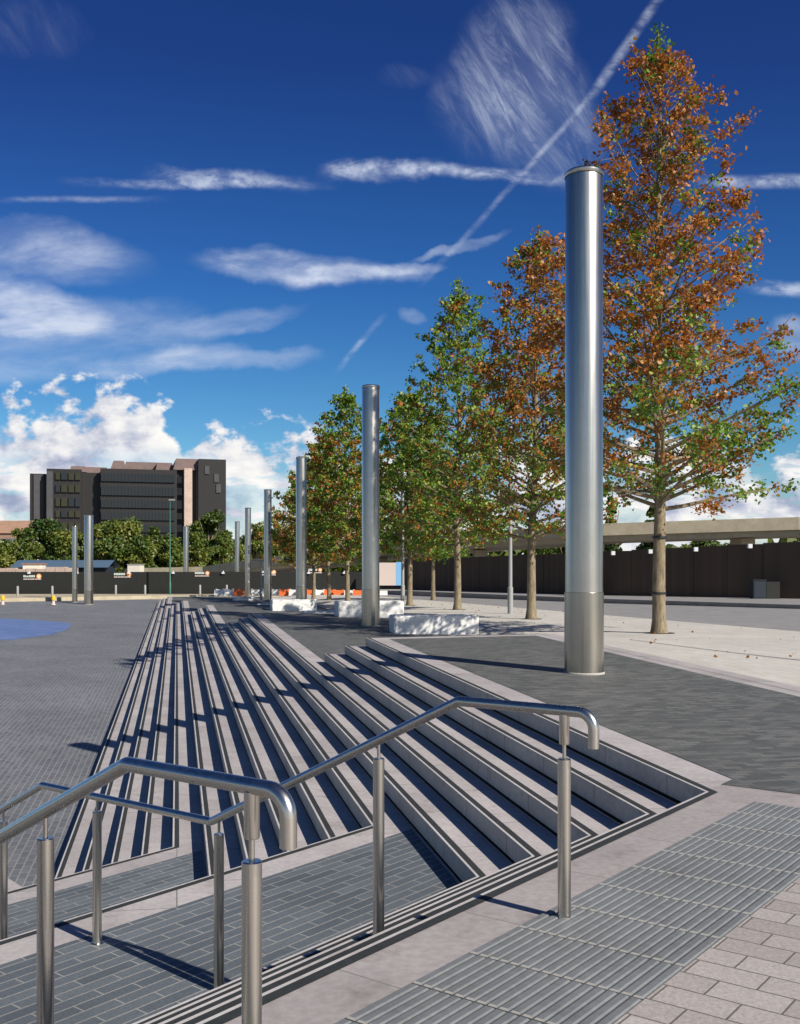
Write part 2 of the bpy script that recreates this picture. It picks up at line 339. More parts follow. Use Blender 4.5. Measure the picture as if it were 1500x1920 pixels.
# ------------------------------------------------------------------ stair geometry (fitted from the photograph)
a = Vector((.60709526, .79462906)); b = Vector((-.21227263, .97721049)); n = Vector((-.79462906, .60709526)); m_ = Vector((-.97721049, -.21227263))
P0 = Vector((2.2396, 7.5327)); G = .0268; RI = .1928; TR = .3841; D5 = 3.5447; D10 = 7.0397; MR = -4.25
ev = Vector((.870, .493)); en = Vector((-.493, .870))
def dof(p): return (Vector(p)-P0).dot(n)
def zk(p, k, up=0.0):
    d = dof(p); return -k*RI+G*(max(d, 0) if k == 0 else d)+up
def inter(p, u, q, v):
    den = u.x*v.y-u.y*v.x; w = q-p; t = (w.x*v.y-w.y*v.x)/den; return p+u*t
SEND = [13.9, 32.2, 50.0, 67.5, 87.5]
def dA(k): return k*TR if k < 5 else (D5+(k-5)*TR if k < 10 else D10+(k-10)*TR)
def path(k):
    pa = P0+n*dA(k); pb = P0+m_*(k*TR); C = inter(pa, a, pb, b); L = pa-a*30
    j = k//3; e0 = P0+b*SEND[j]+m_*(3*j*TR)+en*((k-3*j)*TR)
    Ek = inter(pb, b, e0, ev); Rk = inter(e0, ev, P0+m_*MR, b)
    return [L, C, Ek, Rk]
PATHS = [path(k) for k in range(15)]
def offset(pts, dist):       # towards the high (right-hand) side
    out = []
    dirs = [(pts[i+1]-pts[i]).normalized() for i in range(len(pts)-1)]
    for i, p in enumerate(pts):
        if i == 0: d = dirs[0]; out.append(p+Vector((d.y, -d.x))*dist)
        elif i == len(pts)-1: d = dirs[-1]; out.append(p+Vector((d.y, -d.x))*dist)
        else:
            d0_, d1_ = dirs[i-1], dirs[i]; out.append(inter(p+Vector((d0_.y, -d0_.x))*dist, d0_, p+Vector((d1_.y, -d1_.x))*dist, d1_))
    return out
steps = empty('plaza_steps', (0, 0, 0), 'long flight of pink grey granite steps sweeping down to the lower plaza', 'steps')
def strip(mb, pts, k, o1, o2, up, mi):
    A_ = offset(pts, o1); B_ = offset(pts, o2)
    for i in range(len(pts)-1):
        q = [A_[i], A_[i+1], B_[i+1], B_[i]]
        mb.face([(p.x, p.y, zk(p, k, up)) for p in q][::-1], mi)
for k in range(15):
    P = PATHS[k]; mb = MB()
    if k > 0:
        poly = PATHS[k-1]+P[::-1]
        q = PATHS[k-1]
        for i in range(3):                       # three quads per tread, each flat
            mb.face([(p.x, p.y, zk(p, k)) for p in (q[i], q[i+1], P[i+1], P[i])], 0)
    else:
        S = inter(P0, a, P0+m_*MR, b)
        mb.face([(p.x, p.y, zk(p, 0)) for p in (P[1], S, P[3], P[2])], 0)
    lowin = offset(P, .03)
    for i in range(3):
        p, q = P[i], P[i+1]
        mb.face([(p.x, p.y, zk(p, k)), (q.x, q.y, zk(q, k)), (q.x, q.y, zk(q, k)-RI+.034), (p.x, p.y, zk(p, k)-RI+.034)], 1)
        pi, qi = lowin[i], lowin[i+1]
        mb.face([(p.x, p.y, zk(p, k)-RI+.034), (q.x, q.y, zk(q, k)-RI+.034), (qi.x, qi.y, zk(q, k)-RI+.034), (pi.x, pi.y, zk(p, k)-RI+.034)], 2)
        mb.face([(pi.x, pi.y, zk(p, k)-RI+.034), (qi.x, qi.y, zk(q, k)-RI+.034), (qi.x, qi.y, zk(q, k)-RI-.004), (pi.x, pi.y, zk(p, k)-RI-.004)], 2)
        mb.face([(p.x, p.y, zk(p, k)-RI+.0015), (q.x, q.y, zk(q, k)-RI+.0015), (qi.x, qi.y, zk(q, k)-RI+.0015), (pi.x, pi.y, zk(p, k)-RI+.0015)], 2)
        # fine vertical joints in the riser
        L_ = (q-p).length; d_ = (q-p)/L_; out_ = Vector((-d_.y, d_.x)); x = .6+.37*(k % 3); 
        while x < min(L_, 60):
            c0 = p+d_*x+out_*.001; c1 = p+d_*(x+.006)+out_*.001
            if i != 0 or L_-x < 14: mb.face([(c0.x, c0.y, zk(c0, k)-.002), (c1.x, c1.y, zk(c1, k)-.002), (c1.x, c1.y, zk(c1, k)-RI+.036), (c0.x, c0.y, zk(c0, k)-RI+.036)], 2)
            x += 1.2
    st = mb.build('step', [M['tread'], M['riser'], M['gap']], steps)
    ns = MB(); strip(ns, P, k, .002, .024, .002, 0); strip(ns, P, k, .024, .082, .003, 1)
    ns.build('nosing_strip', [M['edge'], M['grip']], st)
    if k in (5, 10):                              # paved landings between flights
        d0_, d1_ = dA(k-1)+.03, dA(k)-.38; lb = MB()
        c0 = inter(P0+n*d0_, a, P0+m_*((k-1)*TR+.03), b); c1 = inter(P0+n*d1_, a, P0+m_*((k-1)*TR+.03), b)
        lb.face([(p.x, p.y, zk(p, k, .004)) for p in (P0+n*d0_-a*30, c0, c1, P0+n*d1_-a*30)])
        lb.build('landing_paving', M['landing'], steps)
# upper bays of charcoal setts, one behind each group of three steps
for j in range(5):
    k = 3*j; P = PATHS[k]; inn = offset(P, .44); rr = P0+m_*(MR+.28)
    if j == 0: near0 = inter(P0, a, P0-m_*.44, b); near1 = inter(P0, a, rr, b)
    else:
        q = offset(PATHS[k-1], -.004); near0 = inter(q[2], ev, P0+m_*(k*TR-.44), b); near1 = inter(q[2], ev, rr, b)
    f0 = inter(inn[2], ev, P0+m_*(k*TR-.44), b); f1 = inter(inn[2], ev, rr, b)
    mb = MB(); mb.face([(p.x, p.y, zk(p, k, .004)) for p in (near0, near1, f1, f0)])
    tag(mb.build('upper_plaza_paving', M['bay']), kind='structure')
# near plaza (camera side), pink granite base with setts and tactile strip laid on it
S = inter(P0, a, P0+m_*MR, b); L0 = PATHS[0][0]
mb = MB(); B1 = P0+m_*MR-b*40; B0 = L0-n*30
mb.face([(p.x, p.y, 0) for p in (L0, PATHS[0][1], S, B1, B0)][::-1]); mb.f[-1] = mb.f[-1][::-1]
tag(mb.build('near_plaza', M['coping']), kind='structure')
def quadAD(u0, u1, d0_, d1_, z): return [(p.x, p.y, z) for p in (P0+a*u0+n*d0_, P0+a*u1+n*d0_, P0+a*u1+n*d1_, P0+a*u0+n*d1_)]
mb = MB(); mb.face(quadAD(-29, -.14, -25, -1.184, .004)); tag(mb.build('granite_sett_paving', M['setts']), kind='structure')
mb = MB(); p1 = inter(P0+a*.33, n, P0+m_*(MR+.28), b); p0 = P0+a*.33-n*.0; p2 = inter(P0, a, P0+m_*(MR+.28), b)
pp = inter(P0+a*.33, n, P0-m_*.44, b)
mb.face([(p0.x, p0.y, .004), (p1.x, p1.y, .004), (p2.x, p2.y, .004)]); tag(mb.build('side_plaza_paving', M['bay']), kind='structure')
# tactile corduroy paving: slabs with raised ribs
mb = MB(); rib = MB()
ca, sa = a.x, a.y; rz = math.atan2(a.y, a.x)
mb.face(quadAD(-12, -.14, -1.184, -.398, .003), 1)
for iu in range(28):
    for jd in range(2):
        u0 = -.14-.4*(iu+1)+(0.0 if jd else .0); dd0 = -1.184+.393*jd
        mb.box(u0+.002, u0+.398, dd0+.0005, dd0+.3925, -.01, .006, 3, rz, (P0.x, P0.y))
        for r_ in range(8):
            dc = dd0+.0246+.0492*r_
            i = len(mb.v)
            prof = [(-.0205, .006), (-.014, .0120), (.014, .0120), (.0205, .006)]
            for uu, sh in ((u0+.007, 0), (u0+.393, 0)):
                for q, (dd, zz) in enumerate(prof):
                    p = P0+a*(uu+(.006 if q in (1, 2) else 0)*(1 if uu < u0+.2 else -1))+n*(dc+dd); mb.v.append((p.x, p.y, zz))
            for q in range(3): mb.f.append((i+q, i+q+1, i+4+q+1, i+4+q)); mb.m.append(0); mb.sm.append(False)
            mb.f.append((i, i+1, i+2, i+3)); mb.m.append(2); mb.f.append((i+4, i+7, i+6, i+5)); mb.m.append(2); mb.sm += [False, False]
tag(mb.build('tactile_paving', [M['tact'], M['mort'], M['mort'], M['tactlow']]), kind='structure')
# lower plaza, rising gently to the far ground
P14 = PATHS[14]; DF = 84.8
fr = inter(P0+n*DF, a, P0+m_*MR, b); fl_ = P0+n*DF-a*220; ll = P14[0]-a*190
mb = MB()
for poly in ([P14[0], P14[1], inter(P0+n*DF, a, P14[1], b), fl_, ll], [P14[1], P14[2], P14[3], fr, inter(P0+n*DF, a, P14[1], b)]):
    mb.face([(p.x, p.y, zk(p, 15)) for p in poly][::-1])
tag(mb.build('lower_plaza', M['lower']), kind='structure')
mb = MB(); q0 = P0+n*DF; zf = -15*RI+G*DF
mb.face([(p.x, p.y, zf) for p in (q0-a*1500, q0+a*1500, q0+a*1500+n*1800, q0-a*1500+n*1800)]); tag(mb.build('ground', M['farland']), kind='structure')
# pink paving wedge at the foot of the steps
mb = MB(); w_ = [(-5.4, 14.2), (-5.0, 13.75), (-4.85, 13.3), (-7.5, 11.5), (-12, 13), (-9, 17)]
mb.face([(x, y, zk((x, y), 15, .004)) for x, y in w_]); tag(mb.build('pink_foot_paving', M['tread']), kind='structure')
# blue basin
pl = [(-20.0, 62.4), (-20.6, 64.2), (-23.5, 66.2), (-27, 67.2), (-34, 69), (-46, 68), (-50, 58), (-40, 50), (-30, 47.5), (-21.5, 49.6), (-19.4, 51.5), (-18.7, 55.0), (-19.0, 58.5)]
mb = MB(); mb.face([(x, y, zk((x, y), 15, .008)) for x, y in pl][::-1]); mb.f[-1] = mb.f[-1][::-1]; tag(mb.build('blue_pool_water', M['pool']), kind='structure')
# pale plaza with the trees: a blended terrain right of the kerb
def level(s): return max(-.62, -.005*max(s-18, 0))
def bayz(s):
    p = P0+m_*MR+b*s; j = sum(1 for e in [E_+4.25*.308 for E_ in SEND] if s > e); k = min(3*j, 15); return zk(p, k)
def terr(s, mm):
    w = min(max((MR-mm)/4.0, 0), 1); w = w*w*(3-2*w); return bayz(s)*(1-w)+level(s)*w
ss_ = sorted(set([-40, -20, -10, -5, -2, 0]+[i*1.0 for i in range(0, 120)]+[E_+4.25*.308+o for E_ in SEND for o in (0, .9)]+[130, 150, 180]))
def terrain(name, m0, m1, nm, matr, up=0):
    mb = MB(); ms = [m0+(m1-m0)*i/nm for i in range(nm+1)]
    for s in ss_:
        for mm in ms:
            p = P0+m_*mm+b*s; mb.v.append((p.x, p.y, terr(s, mm)+up))
    w = nm+1
    for i in range(len(ss_)-1):
        for j in range(nm): mb.f.append((i*w+j, i*w+j+1, (i+1)*w+j+1, (i+1)*w+j)); mb.m.append(0); mb.sm.append(False)
    return tag(mb.build(name, matr), kind='structure')
terrain('pale_plaza_paving', MR, -13.1, 12, M['pale'])
terrain('road', -13.1, -45, 4, M['asph'])
terrain('kerb_line', MR+.0, MR-.32, 1, M['tread'], .004)
mb = MB(); q0, q1 = Vector((4.75, 23.85)), Vector((8.2, 17.0)); dq = (q1-q0).normalized(); nq = Vector((-dq.y, dq.x))*.035
z_ = .03
def tz(p): s = (p-P0).dot(b); mm = (p-P0).dot(m_); return terr(s, mm)+.008
for i in range(8):
    A1 = q0.lerp(q1, i/8); A2 = q0.lerp(q1, (i+1)/8)
    mb.face([(p.x, p.y, tz(p)) for p in (A1-nq, A2-nq, A2+nq, A1+nq)])
tag(mb.build('slot_drain', M['gap']), 'thin dark slot drain crossing the pale paving in front of the nearest tree', 'drain')
def gz(x, y):          # height of the tree ground
    p = Vector((x, y)); s = (p-P0).dot(b); mm = (p-P0).dot(m_); return terr(s, mm) if mm < MR else zk(p, min(15, 3*sum(1 for e in SEND if s > e)))
# raised footway in front of the timber wall
fw = [(40, 22), (19.3, 49.5), (12.15, 61.6), (1.5, 88), (-2, 100), (3.3, 104), (4, 92), (17, 70), (27, 60), (44, 55)]
mb = MB(); mb.prism(fw[::-1], -1.0, .10); tag(mb.build('footway', M['asph']), kind='structure')
# road verge of pale concrete in front of the hoarding
vg = [(-70, 66), (-34, 88), (-24, 99), (-12, 103), (-3, 104), (-3, 106.5), (-60, 106.5), (-110, 106.5)]
mb = MB(); mb.prism(vg[::-1], -1.2, -.50); tag(mb.build('pavement', M['conc']), kind='structure')

# ------------------------------------------------------------------ light columns
def column(x, y, z, top, dia, label, sleeve=True, grp='stainless steel light columns'):
    o = empty('light_column', (x, y, z), label, 'light column', grp); r_ = dia/2; H = top-z
    s = MB(); s.lathe([(r_, 0), (r_, H-.10), (r_*.985, H-.07)], 48); sh = s.build('shaft', M['steel'], o)
    c = MB(); c.lathe([(r_*1.03, H-.085), (r_*1.06, H-.075), (r_*1.06, H-.03), (r_*.97, H-.004), (r_*.6, H)], 48); c.build('cap', M['steel'], o)
    if sleeve:
        s = MB(); s.lathe([(r_*1.045, 0), (r_*1.045, 1.2), (r_*1.005, 1.205)], 48); sl_ = s.build('base_sleeve', M['sleeve'], o)
        g = MB(); g.lathe([(r_*1.10, -.02), (r_*1.10, .012), (r_*1.05, .02)], 48); g.build('base_collar', M['mort'], o)
    return o
column(2.75, 15.35, .12, 7.60, .558, 'tall brushed steel column nearest the camera, standing on charcoal setts right of the steps')
column(-.95, 33.2, -.09, 7.68, .565, 'second steel column of the row, dappled by tree shade beside the long white stone block')
column(-5.16, 53.74, -.25, 7.71, .565, 'third steel column of the row, just left of the green tree crowns')
column(-9.85, 76.53, -.36, 7.88, .57, 'fourth steel column of the row, in front of the banner hoarding and a low white block')
column(-14.06, 95, -.36, 7.70, .56, 'fifth steel column of the row, between the fourth column and the small far one')
column(-17.75, 112, -.40, 7.30, .52, 'farthest and smallest steel column of the row right of the black building')
column(-26.4, 87.1, -.99, 6.58, .74, 'thicker steel column of the pair standing on the lower plaza at left')
column(-28.56, 90.2, -.89, 5.80, .45, 'thinner steel column of the pair standing on the lower plaza at left')
column(-23.76, 114, -.62, 6.87, .58, 'steel column standing in front of the black building below its pale vertical pier', True)
def lamp(x, y, h, label):
    o = empty('lamp_post', (x, y, gz(x, y)), label, 'lamp post', 'slim grey lamp posts among the trees')
    s = MB(); s.lathe([(.115, 0), (.115, 1.1), (.085, 1.13), (.06, h)], 16); s.build('post', M['grey'], o)
    s = MB(); s.box(-.7, .1, -.12, .12, h-.02, h+.08); s.build('lamp_head', M['grey'], o)
lamp(4.65, 43.3, 9.5, 'slim grey lamp post between the second and third tree trunks')
lamp(.15, 56.0, 9.0, 'slim grey lamp post close against the fourth tree trunk')
lamp(-11.9, 88.0, 3.4, 'slim grey post in front of the hoarding right of the fourth column')

# ------------------------------------------------------------------ handrails
def arc_corner(p0, p1, p2, rad, n_=6):
    d0_ = (p0-p1).normalized(); d1_ = (p2-p1).normalized(); ang = d0_.angle(d1_); t = rad/math.tan(ang/2)
    A_ = p1+d0_*t; B_ = p1+d1_*t; bis = (d0_+d1_).normalized(); C = p1+bis*(rad/math.sin(ang/2)); out = []
    for i in range(n_+1):
        f = i/n_; v = (A_-C).normalized().slerp((B_-C).normalized(), f); out.append(C+v*rad)
    return out
ZR = .965
railpts = [(-.150, ZR-.160), (-.150, ZR), (.588, ZR), (2.397, .10), (4.15, .10), (5.96, -.76), (7.65, -.72), (9.46, -1.58), (9.95, -1.58), (9.95, -1.75)]
def railz(t):
    q = railpts[1:9]
    for i in range(len(q)-1):
        if q[i][0] <= t <= q[i+1][0]: return q[i][1]+(q[i+1][1]-q[i][1])*(t-q[i][0])/(q[i+1][0]-q[i][0])
    return q[-1][1]
def ground_at(d):
    if d < 0: return 0
    for k in range(15):
        if d < dA(k): return -k*RI+G*d
    return -15*RI+G*d
def handrail(base, label, d_base, posts):
    o = empty('handrail', (base[0], base[1], 0), label, 'handrail', 'steel handrails on the near flight')
    V3 = lambda t, z: Vector((n.x*t, n.y*t, z))
    P = [V3(*q) for q in railpts]; pts = [P[0]]
    rads = {1: .075, 8: .075}
    for i in range(1, len(P)-1): pts += arc_corner(P[i-1], P[i], P[i+1], rads.get(i, .05), 8 if i in rads else 4)
    pts.append(P[-1])
    s = MB(); s.tube(pts, .0255, 24); s.build('rail', M['rail'], o)
    for i, t in enumerate(posts):
        g = ground_at(d_base+t); rz_ = railz(t); end = i in (0, len(posts)-1); top = rz_-(.222 if end else .095)
        s = MB(); x, y = n.x*t, n.y*t
        s.lathe([(.0305, g), (.0305, top-.004), (.027, top)], 28, c=(x, y, 0)); p = s.build('post', M['rail'], o)
        s = MB(); s.lathe([(.009, top-.002), (.009, rz_-.02)], 14, c=(x, y, 0)); s.build('spigot', M['rail'], p)
        if end: s = MB(); s.lathe([(.022, top+.066), (.024, top+.07), (.024, rz_-.015)], 24, c=(x, y, 0)); s.build('collar_tube', M['rail'], p)
        s = MB(); s.lathe([(.046, g-.005), (.046, g+.004), (.032, g+.007)], 24, c=(x, y, 0)); s.build('base_plate', M['sleeve'], p)
    return o
handrail((.762, 4.765), 'handrail farther from the camera, its hooked end over the tactile paving', -.50, [0, 1.101, 2.33, 3.52, 4.645, 6.0, 7.2, 8.45, 9.5])
handrail((-.443, 3.07), 'handrail nearest the camera, its hooked end crossing in front of the other rail', -.577, [0, 1.054, 2.33, 3.52, 4.645, 6.0, 7.2, 8.45, 9.5])

# ------------------------------------------------------------------ white stone blocks used as seats
def block(x0, y0, x1, y1, h, dep, label, seed):
    rnd = random.Random(seed); L_ = math.hypot(x1-x0, y1-y0); rz_ = math.atan2(y1-y0, x1-x0); zb = min(gz(x0, y0), gz(x1, y1))-.05
    bm = bmesh.new(); bmesh.ops.create_cube(bm, size=1)
    for v in bm.verts: v.co = Vector(((v.co.x+.5)*L_, (v.co.y+.5)*dep, (v.co.z+.5)*(h+.05)))
    bmesh.ops.bevel(bm, geom=bm.edges[:], offset=.03, segments=2, affect='EDGES')
    bmesh.ops.subdivide_edges(bm, edges=[e for e in bm.edges if e.calc_length() > .3], cuts=6, use_grid_fill=True)
    for v in bm.verts:
        v.co += Vector((rnd.uniform(-1, 1), rnd.uniform(-1, 1), rnd.uniform(-1, 1)))*.008
    me = bpy.data.meshes.new('stone_block'); bm.to_mesh(me); bm.free(); me.materials.append(M['stone'])
    o = bpy.data.objects.new('stone_block', me); COL.objects.link(o); o.location = (x0, y0, zb); o.rotation_euler = (0, 0, rz_)
    tag(o, label, 'stone seat', 'white stone blocks along the row of columns')
block(-.16, 30.0, 2.34, 30.4, .55, 1.1, 'nearest white stone block, just right of the second column', 1)
block(-2.25, 37.6, .15, 38.1, .62, 1.2, 'tall white stone block behind the second column', 2)
block(-4.0, 42.6, -2.5, 42.9, .50, 1.2, 'low white stone block between the second and third columns', 3)
block(-6.4, 51.5, -4.2, 52.0, .60, 1.3, 'white stone block behind the third column', 4)
block(-8.6, 62.0, -7.0, 62.3, .42, 1.3, 'low white stone block between the third and fourth columns', 5)
block(-11.9, 74.5, -9.9, 75.0, .42, 1.4, 'white stone block at the foot of the fourth column', 6)
block(-13.6, 84.0, -11.8, 84.4, .42, 1.4, 'white stone block beyond the fourth column near the barriers', 7)

# ------------------------------------------------------------------ trees
def leaves(name, C, N_, size, hue, matr, parent, rs, aspect=.7):
    """C: centres (k,3); small four-cornered leaves scattered round them"""
    k = len(C); nrm = rs.normal(size=(k, 3)); nrm[:, 2] += .5; nrm /= np.linalg.norm(nrm, axis=1)[:, None]
    t = rs.normal(size=(k, 3)); t -= nrm*np.sum(t*nrm, axis=1)[:, None]; t /= np.linalg.norm(t, axis=1)[:, None]; w = np.cross(nrm, t)
    sz = size*rs.uniform(.6, 1.25, size=(k, 1)); fold = nrm*sz*.22
    V_ = np.empty((k, 6, 3))
    V_[:, 0] = C-t*sz*.5; V_[:, 1] = C-t*sz*.12+w*sz*aspect*.5+fold; V_[:, 2] = C+t*sz*.25+w*sz*aspect*.28+fold*.5
    V_[:, 3] = C+t*sz*.5; V_[:, 4] = C+t*sz*.2-w*sz*aspect*.42+fold*.6; V_[:, 5] = C-t*sz*.15-w*sz*aspect*.4+fold
    me = bpy.data.meshes.new(name); me.vertices.add(k*6); me.vertices.foreach_set('co', V_.reshape(-1))
    me.loops.add(k*6); me.loops.foreach_set('vertex_index', np.arange(k*6, dtype=np.int32)); me.polygons.add(k)
    me.polygons.foreach_set('loop_start', np.arange(0, k*6, 6, dtype=np.int32))
    me.update(calc_edges=True); at = me.attributes.new('hue', 'FLOAT', 'FACE'); at.data.foreach_set('value', np.asarray(hue, dtype=np.float32))
    me.materials.append(matr); o = bpy.data.objects.new(name, me); COL.objects.link(o); o.parent = parent; return o
def oak(x, y, H, cb, Rm, label, seed, green, lsize=.13, limbs=70, per=1.0, tr=.18, prof=None, ties=False, sparse=1.0):
    rnd = random.Random(seed); rs = np.random.RandomState(seed); z = gz(x, y)
    o = empty('oak_tree', (x, y, z), label, 'tree', 'row of young oak trees')
    mb = MB(); lean = rnd.uniform(-.02, .02)
    tp = lambda h: Vector((lean*h+.05*math.sin(h*.7+seed)*min(h/4, 1), .05*math.sin(h*.9+seed*2)*min(h/4, 1), h))
    hs = [0, .12, .4, 1, 2, 3, 4, 5.5, 7, 9, 11, H*.86, H]; hs = [h for h in hs if h < H*.9]+[H*.93, H]
    mb.tube([tp(h)-Vector((0, 0, .1 if h == 0 else 0)) for h in hs], [tr*(1.45 if h == 0 else (1.2 if h < .2 else 1.0))*(1-.9*(h/H)**.9)+.008 for h in hs], 12)
    if prof is None: prof = lambda t: (1-t)**.72*(min(1, .66+t*3.2))
    C = []; clump = []
    for i in range(limbs):
        t = ((i+.5)/limbs)**1.08; h = cb+(H-cb)*t*.93; az = i*2.39996+rnd.uniform(-.4, .4); Rr = max(.22, Rm*prof(t)*rnd.uniform(.72, 1.12))
        el = R(rnd.uniform(2, 20)+42*t); p0_ = tp(h); pts = [p0_]; d_ = Vector((math.cos(az)*math.cos(el), math.sin(az)*math.cos(el), math.sin(el))); L_ = Rr/max(math.cos(el), .45)
        rad0 = max(.010, tr*.34*(1-t)**.8*min(1, Rr/2)); nseg = 5; dd = d_.copy()
        for q in range(nseg):
            dd = (dd+Vector((rnd.uniform(-.14, .14), rnd.uniform(-.14, .14), rnd.uniform(-.05, .10)))).normalized(); pts.append(pts[-1]+dd*L_/nseg)
        mb.tube(pts, [rad0*(1-.82*q/nseg)+.004 for q in range(nseg+1)], 5, cap=False)
        nt_ = max(3, int(Rr*4.2))
        for w in range(nt_):
            f = .18+.82*(w+.6)/nt_; q = min(int(f*nseg), nseg-1); base_ = pts[q].lerp(pts[q+1], f*nseg-q)
            ax = az+rnd.choice((-1, 1))*rnd.uniform(.4, 1.3); tl = Rr*rnd.uniform(.14, .32)*(1.25-f)+.28
            e2 = rnd.uniform(-.35, .65); td = Vector((math.cos(ax)*math.cos(e2), math.sin(ax)*math.cos(e2), math.sin(e2))); tip = base_+td*tl
            mb.tube([base_, base_.lerp(tip, .5)+Vector((0, 0, rnd.uniform(-.04, .08))), tip], [.010, .007, .003], 3, cap=False)
            ck = rnd.random()
            if rnd.random() < .13: continue
            for e_ in range(int(round(rnd.uniform(1.6, 4.4)*per))):
                c = base_.lerp(tip, rnd.uniform(.25, 1.1)); C.append((c.x, c.y, c.z)); clump.append((t, ck, f))
        tip = pts[-1]
        for e_ in range(3): C.append((tip.x, tip.y, tip.z)); clump.append((t, rnd.random(), 1))
    for e_ in range(14): c = tp(H*rnd.uniform(.9, 1.01)); C.append((c.x, c.y, c.z)); clump.append((1, .5, 0))
    # leafy shoots growing straight from the stem
    for e_ in range(int(60*per)):
        t = rnd.random(); c = tp(cb+(H-cb)*t); C.append((c.x+rnd.gauss(0, .12), c.y+rnd.gauss(0, .12), c.z)); clump.append((t, rnd.uniform(0, .4), 0))
    mb.build('trunk', M['bark'], o)
    if ties:
        for h in (1.05, 2.55): tb = MB(); tb.lathe([(tr*1.02, h), (tr*1.08, h+.01), (tr*1.08, h+.05), (tr*1.02, h+.06)], 14, c=(tp(h).x, tp(h).y, 0)); tb.build('tree_tie', M['capdark'], o)
    C = np.array(C); clump = np.array(clump); rep = 7; k = len(C)
    CC = np.repeat(C, rep, axis=0)+rs.normal(size=(k*rep, 3))*np.array([.105, .105, .085])*rs.uniform(.5, 1.5, size=(k*rep, 1))
    cl = np.repeat(clump, rep, axis=0)
    gp = np.array([green(t, ck, f) for t, ck, f in clump]); gp = np.repeat(gp, rep)   # 0 green .. 1 orange
    hue = np.where(rs.uniform(size=k*rep) < gp, rs.uniform(.55, 1.0, size=k*rep), rs.uniform(0, .48, size=k*rep))
    if sparse < 1: keep = rs.uniform(size=k*rep) < sparse; CC = CC[keep]; hue = hue[keep]
    leaves('crown', CC, None, lsize, hue, M['oakleaf'], o, rs)
    return o
g_or = lambda t, ck, f: .03 if t > .975 or (t < .17 and ck < .60) or (t < .28 and ck < .25) else (.12 if ck < .13 or (f < .25 and ck < .5) else .95)
oak(6.99, 27.7, 16.2, 3.3, 4.5, 'tall conical oak with mostly orange brown leaves and a green tip, nearest tree at right', 11, g_or, .122, 125, 1.35, .185, ties=True)
g2 = lambda t, ck, f: (.85 if ck > .25 else .2) if t > .25 else (.45 if ck > .4 else .1)
oak(4.79, 37.5, 14.2, 2.8, 3.9, 'orange brown oak just left of the nearest steel column', 22, g2, .145, 105, 1.15, .17)
g3 = lambda t, ck, f: .7 if ck > .86 else (.2 if ck > .7 and t < .6 else .03)
oak(2.73, 48.8, 15.6, 2.9, 4.3, 'taller mostly green oak, third trunk from the right', 33, g3, .16, 100, 1.2, .17)
g4 = lambda t, ck, f: .5 if ck > .82 else .04
oak(.53, 56.8, 12.0, 2.6, 4.2, 'green oak with a few rusty leaves, fourth trunk from the right', 44, g4, .18, 90, 1.2, .16)
g5 = lambda t, ck, f: .75 if ck > .62 and t < .7 else .06
oak(-3.39, 66.7, 14.0, 2.6, 4.2, 'green oak behind the second steel column with a rusty lower crown', 55, g5, .19, 85, 1.15, .16)
g6 = lambda t, ck, f: .75 if ck > .5 else .1
oak(-5.1, 74.0, 12.3, 2.6, 4.3, 'green and rust oak with its trunk rising above the orange barriers', 66, g6, .20, 75, 1.1, .15)
oak(-6.9, 82.0, 11.0, 2.6, 4.3, 'smaller green and rust oak right of the third steel column', 77, g6, .22, 70, 1.1, .15)
oak(-9.2, 93.0, 10.0, 2.2, 4.6, 'farthest oak of the row, its bare twigs reaching past the third column', 88, g6, .22, 50, .6, .14, sparse=.6)
oak(2.3, 71.0, 10.6, 2.8, 3.6, 'green oak of the back row behind the fourth trunk', 99, g4, .2, 70, 1.1, .15)

# dark discs standing in for shade at the trunks, and a few fallen leaves
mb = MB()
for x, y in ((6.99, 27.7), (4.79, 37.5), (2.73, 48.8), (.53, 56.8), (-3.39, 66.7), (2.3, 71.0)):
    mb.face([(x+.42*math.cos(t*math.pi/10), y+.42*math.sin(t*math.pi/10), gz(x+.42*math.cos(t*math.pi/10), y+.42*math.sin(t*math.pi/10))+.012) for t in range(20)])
M['footshade'] = granite('dark soil', (.05, .04, .03), (.11, .09, .065)); tag(mb.build('tree_foot_shade', M['footshade']), kind='structure')
rs = np.random.RandomState(4); pts = []
while len(pts) < 110:
    x = rs.uniform(-3, 13); y = rs.uniform(17, 62); p = Vector((x, y))-P0
    if -13 < p.dot(m_) < -4.4 and rs.rand() < .75: pts.append((x, y, gz(x, y)+.02))
    elif -4.0 < p.dot(m_) < -.6 and 1 < p.dot(b) < 13 and rs.rand() < .15: pts.append((x, y, zk((x, y), 0)+.02))
lf = leaves('fallen_leaves', np.array(pts), None, .085, rs.uniform(.5, 1, len(pts)), M['oakleaf'], None, rs); tag(lf, 'scattered brown fallen leaves lying on the paving beneath the oaks', 'leaves', kind='stuff')

